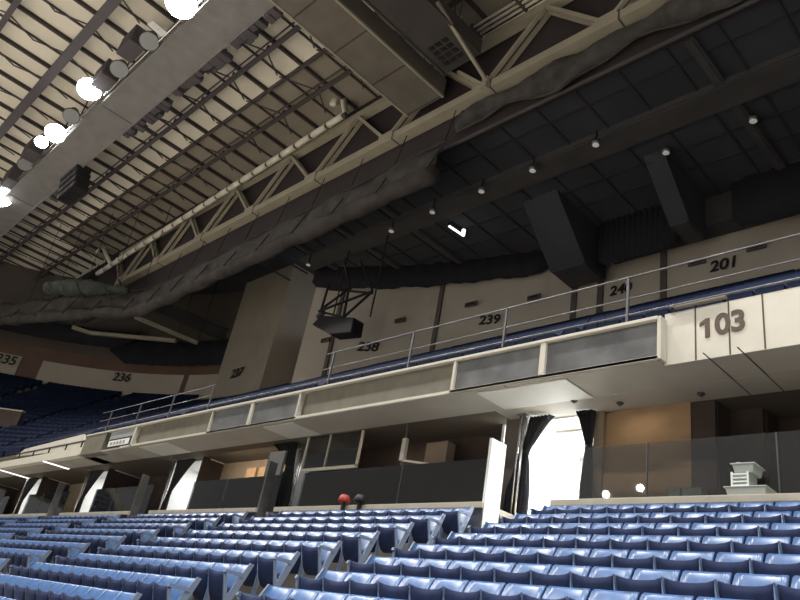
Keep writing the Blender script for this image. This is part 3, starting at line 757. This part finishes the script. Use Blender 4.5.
# joists across
xj = -34.2; js = []
for i in range(-17, 13): js.append(xj+3.33*i)
js = sorted([x for x in js if XR0+2 < x < 6], reverse=True)
for i, x in enumerate(js):
    t = thing('roof_joist', f'deep dark roof joist, {ordn(i+1)} from the right', 'joist', (x, 0, ZR-.7), 'deep joists under the roof deck')
    MB().box(x-.07, x+.07, -16, 17.3, ZR-.25, ZR-.21).build('bottom_flange', M['joist'], t)
    MB().box(x-.02, x+.02, -16, 17.3, ZR-.21, ZR-.03).build('web', M['joist'], t)
    MB().box(x-.07, x+.07, -16, 17.3, ZR-.03, ZR).build('top_flange', M['joist'], t)
for i, x in enumerate(js[:-1]):
    x -= 1.665
    t = thing('roof_purlin', f'slim dark roof purlin, {ordn(i+1)} from the right', 'purlin', (x, 0, ZR-.4), 'slim purlins under the roof deck')
    MB().box(x-.05, x+.05, -16, 17.3, ZR-.13, ZR-.1).build('bottom_flange', M['joist'], t)
    MB().box(x-.015, x+.015, -16, 17.3, ZR-.1, ZR).build('web', M['joist'], t)
# lengthwise trusses
def ltruss(label, y, zb, w, h, m):
    t = thing('roof_truss', label, 'truss', (-40, y, zb))
    MB().box(XR0, 10, y-w/2, y+w/2, zb, zb+h).build('bottom_chord', M[m], t)
    MB().box(XR0, 10, y-.03, y+.03, ZR-.32, ZR-.25).build('top_chord', M[m], t)
    n = 0
    for x in js:
        if n >= 94: break
        if x < -88: continue
        for s in (-1, 1):
            MB().bar((x, y, zb+h), (x-1.665, y+s*1.7, ZR-.3), .06).build('brace', M[m], t); n += 1
    for x in js: 
        if x < -88: continue
        MB().bar((x, y, zb+h), (x, y, ZR-.6), .12).build('hanger', M[m], t)
ltruss('thin dark roof truss nearest the upper left corner', .92, 26.9, .3, .2, 'trussdark')
ltruss('broad dark roof truss above the bright floodlights', 4.25, 26.7, .5, .3, 'trussdark')
ltruss('dark roof truss just beyond the lighting catwalk', 11.05, 26.8, .22, .2, 'trussdark')
ltruss('dark roof truss nearest the white pipe', 14.6, 26.9, .2, .2, 'joist')
# lighting catwalk
t = thing('lighting_catwalk', 'long grey lighting catwalk carrying the floodlights', 'catwalk', (-35, 7.7, 24.9))
MB().box(-88, 10, 6.85, 8.75, 24.95, 25.1).build('deck', M['catwalk'], t)
MB().box(-88, 10, 6.75, 6.87, 24.9, 25.45).build('toe_board', M['catwalk'], t)
MB().box(-88, 10, 8.7, 8.8, 24.9, 25.4).build('toe_board', M['catwalk'], t)
MB().tube([(-88, 6.6, 25.15), (10, 6.6, 25.15)], .05, 8).build('lamp_rail', M['brightsteel'], t)
for z in (25.8, 26.2):
    for y in (6.8, 8.75): MB().tube([(-88, y, z), (10, y, z)], .03, 6).build('hand_rail', M['steel'], t)
x = -86
for i in range(32):
    MB().bar((x, 6.8, 25.1), (x, 6.8, ZR-.3), .07).build('hanger', M['joist'], t); MB().bar((x, 8.75, 25.1), (x, 8.75, ZR-.3), .07).build('hanger', M['joist'], t); x += 3.33*.9
for i in range(6): MB().box(-85+16*i, -84.94+16*i, 6.87, 8.7, 24.93, 24.96).build('deck_joint', M['steel'], t)
# chain hoists / cable bundles on the far side of the catwalk
random.seed(3)
for i, x in enumerate((-22.5, -25.4, -28.6, -31.2, -34.6, -37.2, -49.0)):
    t = thing('cable_bundle', f'dark bundle of cable clamps on the catwalk edge, {ordn(i+1)} from the right', 'cables', (x, 9.15, 24.8), 'dark bundles along the catwalk')
    for q in range(6):
        xx = x+(q-2.5)*.42; zz = 24.95+random.uniform(-.1, .2)
        MB().box(xx-.2, xx+.2, 8.82, 9.12+random.uniform(0, .4), zz-.16, zz+.2).build('clamp', M['trussdark'], t, bevel=.04)
    MB().tube([(x-1.3, 9.0, 25.1), (x-.4, 9.2, 24.9), (x+.5, 9.1, 25.0), (x+1.3, 9.0, 25.15)], .06, 6).build('cable', M['black'], t, True)
# floodlights
def flood(px, py, label, r=.62, on=True, energy=0):
    p = onZ(px, py, 25.2); y = p.y
    t = thing('floodlight', label, 'floodlight', (p.x, p.y, p.z-.4), 'floodlights along the catwalk')
    d = (Vector((p.x*.62, 12 if px % 2 else 3, 0))-p).normalized(); a = p
    rr = [(-.75, .18), (-.62, .24), (-.4, .30), (-.1, r*.8), (.12, r), (.16, r)]
    hs = MB().tube([a+d*u for u, _ in rr], [w for _, w in rr], 20).build('housing', M['steel' if on else 'trussdark'], t, True)
    if on: MB().tube([a+d*.165, a+d*.2], r*.92, 20).build('lens', M['lamp'], hs)
    else: MB().tube([a+d*.165, a+d*.2], r*.92, 20).build('lens', M['grey'], hs)
    MB().bar(a-d*.4, (p.x, 6.6, 25.2), .09).build('bracket', M['black'], t)
    return p, d
FL_ = []
for px, py, lab, r in ((182, 2, 'bright floodlight at the top edge of the catwalk', .78), (90, 88, 'bright floodlight in the middle of the lit cluster', .70), (56, 132, 'bright floodlight left of the middle one, larger of a pair', .66), (42, 141, 'bright floodlight, smaller neighbour in the left pair', .42), (2, 196, 'bright floodlight at the left edge of the photo', .8)):
    FL_.append(flood(px, py, lab, r))
for i, (px, py) in enumerate(((640, 488), (606, 494.5))):
    m_ = onY(px, py, 2*12.074+60); x, z = m_.x, m_.z
    t = thing('floodlight', f'lit floodlight on the opposite catwalk behind the viewer, {"nearer" if i == 0 else "farther"} of two', 'floodlight', (x, -60, z-.4), 'floodlights of the opposite catwalk')
    a = Vector((x, -60, z)); d = Vector((.45, .85, -.28)).normalized()
    MB().tube([a-d*.75, a-d*.5, a-d*.1, a+d*.16], [.18, .25, .42, .5], 18).build('housing', M['steel'], t, True)
    MB().tube([a+d*.165, a+d*.2], .46, 18).build('lens', M['lamp'], t)
    MB().bar(a-d*.4, (x, -60.8, 26.5), .1).build('bracket', M['black'], t)
for px, py, lab in ((120, 68, 'unlit floodlight housing between the two bright lamps'), (150, 40, 'unlit dark floodlight housing below the top bright lamp'), (25, 163, 'unlit floodlight housing in the left run of the catwalk'), (72, 115, 'unlit floodlight housing just below the middle bright lamp')):
    flood(px, py, lab, .5, False)
for (pa, pb, nm) in (((150, 22), (166, 36), 'white reflector plate beside the top bright floodlight'), ((71, 110), (77, 119), 'white reflector plate below the middle bright floodlight')):
    a, b = onZ(*pa, 25.3), onZ(*pb, 25.3)
    t = thing('reflector_plate', nm, 'reflector', (a+b)/2, 'white reflector plates on the catwalk')
    MB().bar(a, b, .5, .05).build('plate', M['white'], t); MB().bar((a+b)/2, ((a+b)/2).xyz+Vector((.2, .7, .1)), .06).build('arm', M['black'], t)
for q, (px, py) in enumerate(((134, 47), (107, 79), (34, 152), (13, 180))):
    p = onZ(px, py, 25.4)
    t = thing('ballast_box', f'dark ballast box on the front of the catwalk, {ordn(q+1)} from the top', 'box', (p.x, p.y+.3, 25.0), 'ballast boxes on the catwalk')
    MB().box(p.x-.8, p.x+.8, p.y-.5, p.y+.35, 25.0, 26.1).build('case', M['trussdark'], t, bevel=.05); MB().box(p.x-.6, p.x+.6, p.y-.53, p.y-.5, 25.2, 25.9).build('lid', M['joist'], t)
    for s in (-.5, .5): MB().bar((p.x+s, p.y+.2, 26.1), (p.x+s, 6.62, 26.15), .06).build('hook', M['black'], t)
# loudspeaker cluster under the catwalk
p = onZ(75, 180, 24.6)
t = thing('loudspeaker_cluster', 'dark loudspeaker cluster hanging beyond the catwalk', 'loudspeaker', (p.x, p.y, 23.8))
for q in range(4):
    for s in (-1, 0, 1):
        c = Vector((p.x+s*1.0, p.y+.1*q, 24.9-.42*q)); mb = MB(); mb.box(c.x-.46, c.x+.46, c.y-.55, c.y+.4, c.z-.2, c.z+.2); sb = mb.build('speaker_box', M['black'], t, bevel=.04)
        MB().box(c.x-.4, c.x+.4, c.y-.58, c.y-.55, c.z-.15, c.z+.15).build('grille', M['trussdark'], sb)
for s in (-1, 1): MB().bar((p.x+s, p.y, 25.0), (p.x+s, p.y, ZR-.3), .05).build('cable', M['black'], t)
# crosswise ducts
def duct(label, x0, x1, y0, y1, z0, z1, m, seam=2.4):
    t = thing('roof_duct', label, 'duct', ((x0+x1)/2, y1, z0), 'ducts across the roof')
    MB().box(x0, x1, y0, y1, z0, z1).build('body', M[m], t)
    for x in (x0, x1): MB().box(x-.05, x+.05, y0, y1, z0-.06, z0+.06).build('edge_angle', M['trussbeige' if m == 'duct' else 'darkduct'], t)
    y = y0+1
    while y < y1: MB().box(x0, x1, y-.03, y+.03, z0-.02, z0+.0).build('seam', M['darkduct'], t); y += seam
    for y in (y0+2, (y0+y1)/2, y1-1.5):
        for x in (x0+.1, x1-.1): MB().bar((x, y, z1), (x, y, ZR-.3), .06).build('hanger', M['joist'], t)
    return t
duct('long taupe duct crossing the roof to the beige truss', -21.9, -19.55, -6, 16.7, 24.0, 25.1, 'duct')
t = duct('dark duct parallel to the long taupe one, on its right', -18.7, -16.6, 0, 15.8, 24.2, 25.0, 'darkduct')
for i in range(4):
    for j in range(3): MB().box(-18.3+.4*j, -18.02+.4*j, 14.2+.34*i, 14.42+.34*i, 24.17, 24.2).build('vent_slot', M['black'], t)
# beige warren truss
YT = 17.0; ZB, ZT = 23.15, 26.5
t = thing('beige_truss', 'large beige steel truss along the roof edge', 'truss', (-30, YT, ZB))
MB().box(-55, 10, YT-.28, YT+.28, ZB-.14, ZB+.3).build('bottom_chord', M['trussbeige'], t)
MB().box(-57, 10, YT-.22, YT+.22, ZT-.15, ZT+.25).build('top_chord', M['trussbeige'], t)
nodes = [-35.8+6.2*i for i in range(-3, 7)]
for x in nodes:
    for s, dx in ((-1, -3.1), (1, 3.1)):
        for dy in (-.17, .17):
            MB().bar((x+s*.15, YT+dy, ZB+.25), (x+dx, YT+dy, ZT-.1), .17, .17).build('diagonal', M['trussbeige'], t)
    MB().box(x-.5, x+.5, YT-.3, YT+.3, ZB+.28, ZB+.5).build('gusset', M['trussbeige'], t)
for x in nodes: MB().box(x+.55, x+.62, YT-.3, YT+.3, ZB-.16, ZB+.34).build('splice', M['joist'], t)
# white pipe with couplings
t = thing('white_pipe', 'white jointed pipe running along the beige truss', 'pipe', (-35, 16.6, 26.6))
a, b = onY(97, 274, 16.4), onY(344, 115, 16.4); zp = 26.55
n = 22
for i in range(n):
    x0 = a.x+(b.x-a.x)*i/n; x1 = a.x+(b.x-a.x)*(i+1)/n; z0 = a.z+(b.z-a.z)*i/n; z1 = a.z+(b.z-a.z)*(i+1)/n
    MB().tube([(x0+.12, 16.4, z0), (x1-.12, 16.4, z1)], .2, 10).build('pipe_length', M['pipe'], t, True)
    MB().tube([(x1-.14, 16.4, z1), (x1+.14, 16.4, z1)], .13, 10).build('coupling', M['joist'], t)
c1, c2 = onY(341, 85, 16.3), onY(342, 72, 16.0)
MB().tube([(b.x, 16.4, b.z), (b.x+.1, 16.38, b.z+.15), (c1.x, 16.3, c1.z), (c2.x, 16.0, min(c2.z, 27.5))], .19, 10).build('riser', M['pipe'], t, True)
c0, c1, c2 = onY(111, 265, 16.6), onY(102, 245, 16.4), onY(105, 234, 16.0)
MB().tube([(c0.x, 16.6, c0.z), (c1.x, 16.4, c1.z), (c2.x, 16.0, min(c2.z, 27.5))], .17, 10).build('riser', M['pipe'], t, True)
# conduit bundle at the top
t = thing('conduit_bundle', 'bundle of parallel pale conduits along the truss at the top', 'conduit', (-12, 16.9, 26.8))
a = onY(458, 55, 16.7)
for q in range(5): MB().tube([(a.x, 16.2+.24*q, 27.0), (10, 16.2+.24*q, 27.0)], .075, 8).build('conduit', M['pipe'], t, True)
for q in range(9): MB().box(a.x+1.2+2.6*q, a.x+1.32+2.6*q, 16.05, 17.3, 26.88, 27.12).build('clamp', M['joist'], t)
for i, (pa, ya, pb, yb) in enumerate((((405, 52), 14.6, (458, 18), 14.6), ((437, 2), 12.8, (486, 80), 16.62), ((458, 72), 16.2, (484, 86), 16.62))):
    a, b = onY(*pa, ya), onY(*pb, yb)
    t = thing('stay_bar', ['pale stay bar reaching from the taupe duct to the conduits', 'long pale stay bar dropping to the truss node', 'short pale stay bar at the truss node'][i], 'bar', b, 'pale stay bars by the conduits')
    MB().bar(a, b, .14).build('bar', M['trussbeige'], t); MB().box(b.x-.15, b.x+.15, b.y-.1, b.y+.1, b.z-.12, b.z+.12).build('end_plate', M['trussbeige'], t)
# rolled netting hung below the truss
def along(pts, n):
    out = []
    L = [0]
    for a, b in zip(pts[:-1], pts[1:]): L.append(L[-1]+(Vector(b)-Vector(a)).length)
    for i in range(n+1):
        s = L[-1]*i/n
        for j in range(len(pts)-1):
            if s <= L[j+1]+1e-6: f = (s-L[j])/(L[j+1]-L[j]); out.append(Vector(pts[j]).lerp(Vector(pts[j+1]), f)); break
    return out
YN = 16.4
e1 = onZ(0, 322, 19.0)
base = [(-18.8, YN, 18.95), (-46.5, YN, 18.6), (-48.5, YN-.4, 18.65), (-50.5, YN-1.3, 18.75), (e1.x, e1.y-.3, 18.9), (e1.x-14, e1.y-3.5, 18.9)]
t = thing('rolled_net', 'long rolled curtain of netting slung under the roof edge', 'netting', (-35, YN, 18))
P = along(base, 110); random.seed(5)
MB().tube([p+Vector((0, 0, random.uniform(-.05, .05))) for p in P], [.40+.06*math.sin(i*.9)+random.uniform(-.03, .03) for i in range(len(P))], 12).build('roll', M['net'], t, True)
rows = [[], [], [], []]
for i, p in enumerate(P):
    sag = abs(math.sin(i*PI/9))
    rows[0].append(p+Vector((0, .25, 1.95-.35*(1-sag)))); rows[1].append(p+Vector((0, -.02+.12*math.sin(i*.8), 1.35))); rows[2].append(p+Vector((0, .12*math.sin(i*1.1), .8))); rows[3].append(p+Vector((0, 0, .3)))
MB().grid(rows).build('gathered_net', M['drape'], t, True, solid=.04)
mb = MB()
MB().tube([p+Vector((0, .25, 1.98)) for p in P], .05, 6).build('head_cable', M['net'], t, True)
for i in range(0, len(P), 6): 
    q = P[i]; MB().tube([q+Vector((0, -.5, -.1)), q+Vector((0, -.3, .45)), q+Vector((0, .25, 1.95))], .045, 6).build('tie_strap', M['drape'], t)
    if q.x > -62: MB().bar(q+Vector((0, .25, 1.95)), (q.x, 17.0 if q.x > -47 else q.y, ZB if q.x > -47 else ZR), .035).build('hanger_wire', M['black'], t)
t = thing('net_drape', 'slack net draped from the beige truss above the dark ceiling edge', 'netting', (-12, 17.2, 20.5))
rows = []; nn = 60
for j in range(6):
    r_ = []
    for i in range(nn+1):
        x = -18.4+20*i/nn; f = j/5
        top = 22.75-.25*abs(math.sin(i*PI/15)); bot = 21.0+.75*abs(math.sin(i*PI/20+.6))
        r_.append((x, 17.0+.12*math.sin(i*.7+j)-.35*math.sin(f*PI), top+(bot-top)*f))
    rows.append(r_)
MB().grid(rows).build('net', M['drape'], t, True, solid=.03)
MB().tube([rows[5][i] for i in range(0, nn+1, 2)], .06, 6).build('hem_rope', M['net'], t, True)
MB().tube([(-38, 17.2, 21.1), (9, 17.2, 21.1)], .09, 8).build('lower_pipe', M['upbeam'], t)
# bunched green cover and end braces at the far left
a, b = onZ(47, 288, 20.2), onZ(128, 290, 20.2)
t = thing('bunched_cover', 'dark greenish bundle of folded cover on the netting at the left', 'cover', ((a+b)/2))
M['cover'] = mat('cover_green', (.042, .048, .043), .9, noise=.4, nscale=1.5, bump=.5, bscale=4)
P2 = along([a, (a+b)/2+Vector((0, 0, .1)), b], 24)
MB().tube(P2, [.25+.5*math.sin(PI*min(1, max(.12, i/24+.15)))*(.8+.2*math.sin(i*2.1)) for i in range(25)], 12).build('folds', M['cover'], t, True)
for i in (4, 12, 20): MB().tube([P2[i]+Vector((0, -.85, 0)), P2[i]+Vector((0, 0, -.85)), P2[i]+Vector((0, .85, 0)), P2[i]+Vector((0, 0, .85))], .05, 6).build('strap', M['black'], t)
for (pts, nm) in ((((72, 327), (90, 333), (176, 341)), 'long pale brace bar at the end of the bowl, lower one'), (((135, 317), (197, 343)), 'pale brace bar at the end of the bowl, upper one')):
    w = [onZ(x, y, 21) for x, y in pts]
    t = thing('end_brace', nm, 'brace', w[-1], 'pale brace bars at the left end')
    for p, q in zip(w[:-1], w[1:]): MB().bar(p, q, .28, .28).build('bar', M['trussbeige'], t)
    for p in (w[0], w[-1]): MB().bar(p, (p.x, p.y, ZR-.6), .06).build('hanger', M['black'], t)
for (pa, pb, z, nm) in (((130, 300), (235, 345), 22.5, 'dark sloping girder above the black curtain at the left'), ((0, 338), (150, 352), 21.6, 'dark girder running along the far left end wall')):
    a, b = onZ(*pa, z), onZ(*pb, z)
    t = thing('end_girder', nm, 'girder', a, 'dark girders at the left end')
    MB().bar(a, b, .3, .1).build('bottom_flange', M['upbeam'], t); MB().bar(a+Vector((0, 0, .5)), b+Vector((0, 0, .5)), .1, .9).build('web', M['upbeam'], t); MB().bar(a+Vector((0, 0, 1)), b+Vector((0, 0, 1)), .5, .12).build('top_flange', M['upbeam'], t)
# hanging rig in front of the upper wall
YH = 20.6
def hp(px, py): return onY(px, py, YH)
t = thing('hanging_rig', 'dark loudspeaker hung in a lattice frame beside the tower', 'loudspeaker rig', hp(338, 338))
c = hp(338, 325)
mb = MB(); mb.prism([(hp(313, 325).x, hp(313, 325).z), (hp(331, 335).x, hp(331, 335).z), (hp(352, 333).x, hp(352, 333).z), (hp(355, 318).x, hp(355, 318).z), (hp(322, 316).x, hp(322, 316).z)], 'y', YH-.1, YH+.7); mb.build('speaker_box', M['black'], t, bevel=.06)
for pa, pb in (((320, 312), (374, 292)), ((325, 308), (350, 290)), ((350, 290), (345, 318)), ((345, 318), (374, 292)), ((330, 286), (322, 312)), ((362, 262), (374, 292)), ((345, 262), (352, 290)), ((320, 312), (345, 318)), ((330, 290), (374, 294))):
    MB().bar(hp(*pa)+Vector((0, -.1, 0)), hp(*pb)+Vector((0, -.1, 0)), .1).build('lattice_bar', M['black'], t)
for px in (325, 362):
    a = hp(px, 312); MB().bar(a+Vector((0, .6, 0)), (a.x, YH+.6, ZC), .06).build('cable', M['black'], t)
a = hp(318, 318); MB().bar((a.x, YH, a.z), hp(324, 311), .25).build('yoke', M['trussdark'], t)

# ------------------------------------------------------------------ light
def spot(name, loc, target, energy, size=120, blend=.6, rad=.5, colr=(1, .97, .92)):
    l = bpy.data.lights.new(name, 'SPOT'); l.energy = energy; l.spot_size = math.radians(size); l.spot_blend = blend; l.shadow_soft_size = rad; l.color = colr
    o = bpy.data.objects.new(name, l); col.objects.link(o); o.location = loc
    o.rotation_euler = (Vector(target)-Vector(loc)).to_track_quat('-Z', 'Y').to_euler(); return o
for i, x in enumerate((-54, -43, -33, -24, -13, -3, 6)):
    spot('flood_beam', (x, 5.6, 24.6), (x*.85+1, 2.5, 0), 6500, 130, .7, .6)
for i, (x, e) in enumerate(((-40, 1200), (-14, 1500), (2, 11000), (9, 11000))):       # added unseen spots, strongest on the right to brighten the white fascia
    spot('fascia_fill_beam', (x, -17, 24.6), (x*.6-3, 9.5, 4), e, 50, .8, .6)
for i, x in enumerate((-62, -47, -32, -17, -2)):                # added unseen spots on the floor; their bounce brightens the roof deck
    spot('floor_bounce_beam', (x, -9, 26), (x, -13, -1.65), 30000, 100, .7, .6)
def area(name, loc, size, sy, energy, colr=(1, 1, 1), rot=(0, 0, 0)):
    l = bpy.data.lights.new(name, 'AREA'); l.shape = 'RECTANGLE'; l.size = size; l.size_y = sy; l.energy = energy; l.color = colr
    o = bpy.data.objects.new(name, l); col.objects.link(o); o.location = loc; o.rotation_euler = rot; return o
area('corridor_light', (-9.0, 14.6, ZS-.12), 1.2, 1.6, 620, (.95, .98, 1))
for n_, (a, b) in enumerate(OPEN[1:5]): area('corridor_light', ((a+b)/2-.2, 14.4, ZS-.08), 1.0, 1.6, [30, 75, 75, 75][n_], (1, .98, .95))
t = thing('corridor_lamp', 'white ceiling lamp inside the brightly lit opening', 'lamp', (-9.0, 14.6, ZS-.09))
MB().box(-9.65, -8.35, 13.7, 15.5, ZS-.09, ZS-.03).build('housing', M['frame'], t)
area('suite_light', (-7.0, 12.5, ZS-.1), .6, .3, 4, (1, .8, .55))
area('suite_light', (-14.2, 12.75, ZS-.1), .8, .4, 8, (1, .8, .55))
area('suite_light', (-21.2, 12.3, ZS-.25), 3.0, .3, 45, (1, .82, .6), (.75, 0, 0))
area('suite_light', (-37.5, 13.2, ZS-.1), 1.5, .6, 10, (1, .8, .55))
W = bpy.data.worlds.new('world'); sc.world = W; W.use_nodes = True
bg = W.node_tree.nodes['Background']; bg.inputs[0].default_value = (.95, .96, 1, 1); bg.inputs[1].default_value = .25
sc.view_settings.view_transform = 'Standard'; sc.view_settings.look = 'None'; sc.view_settings.gamma = 1; sc.view_settings.use_curve_mapping = False
sc.view_settings.exposure = 0.0
for o in list(sc.objects):
    if 'abs' in o: del o['abs']
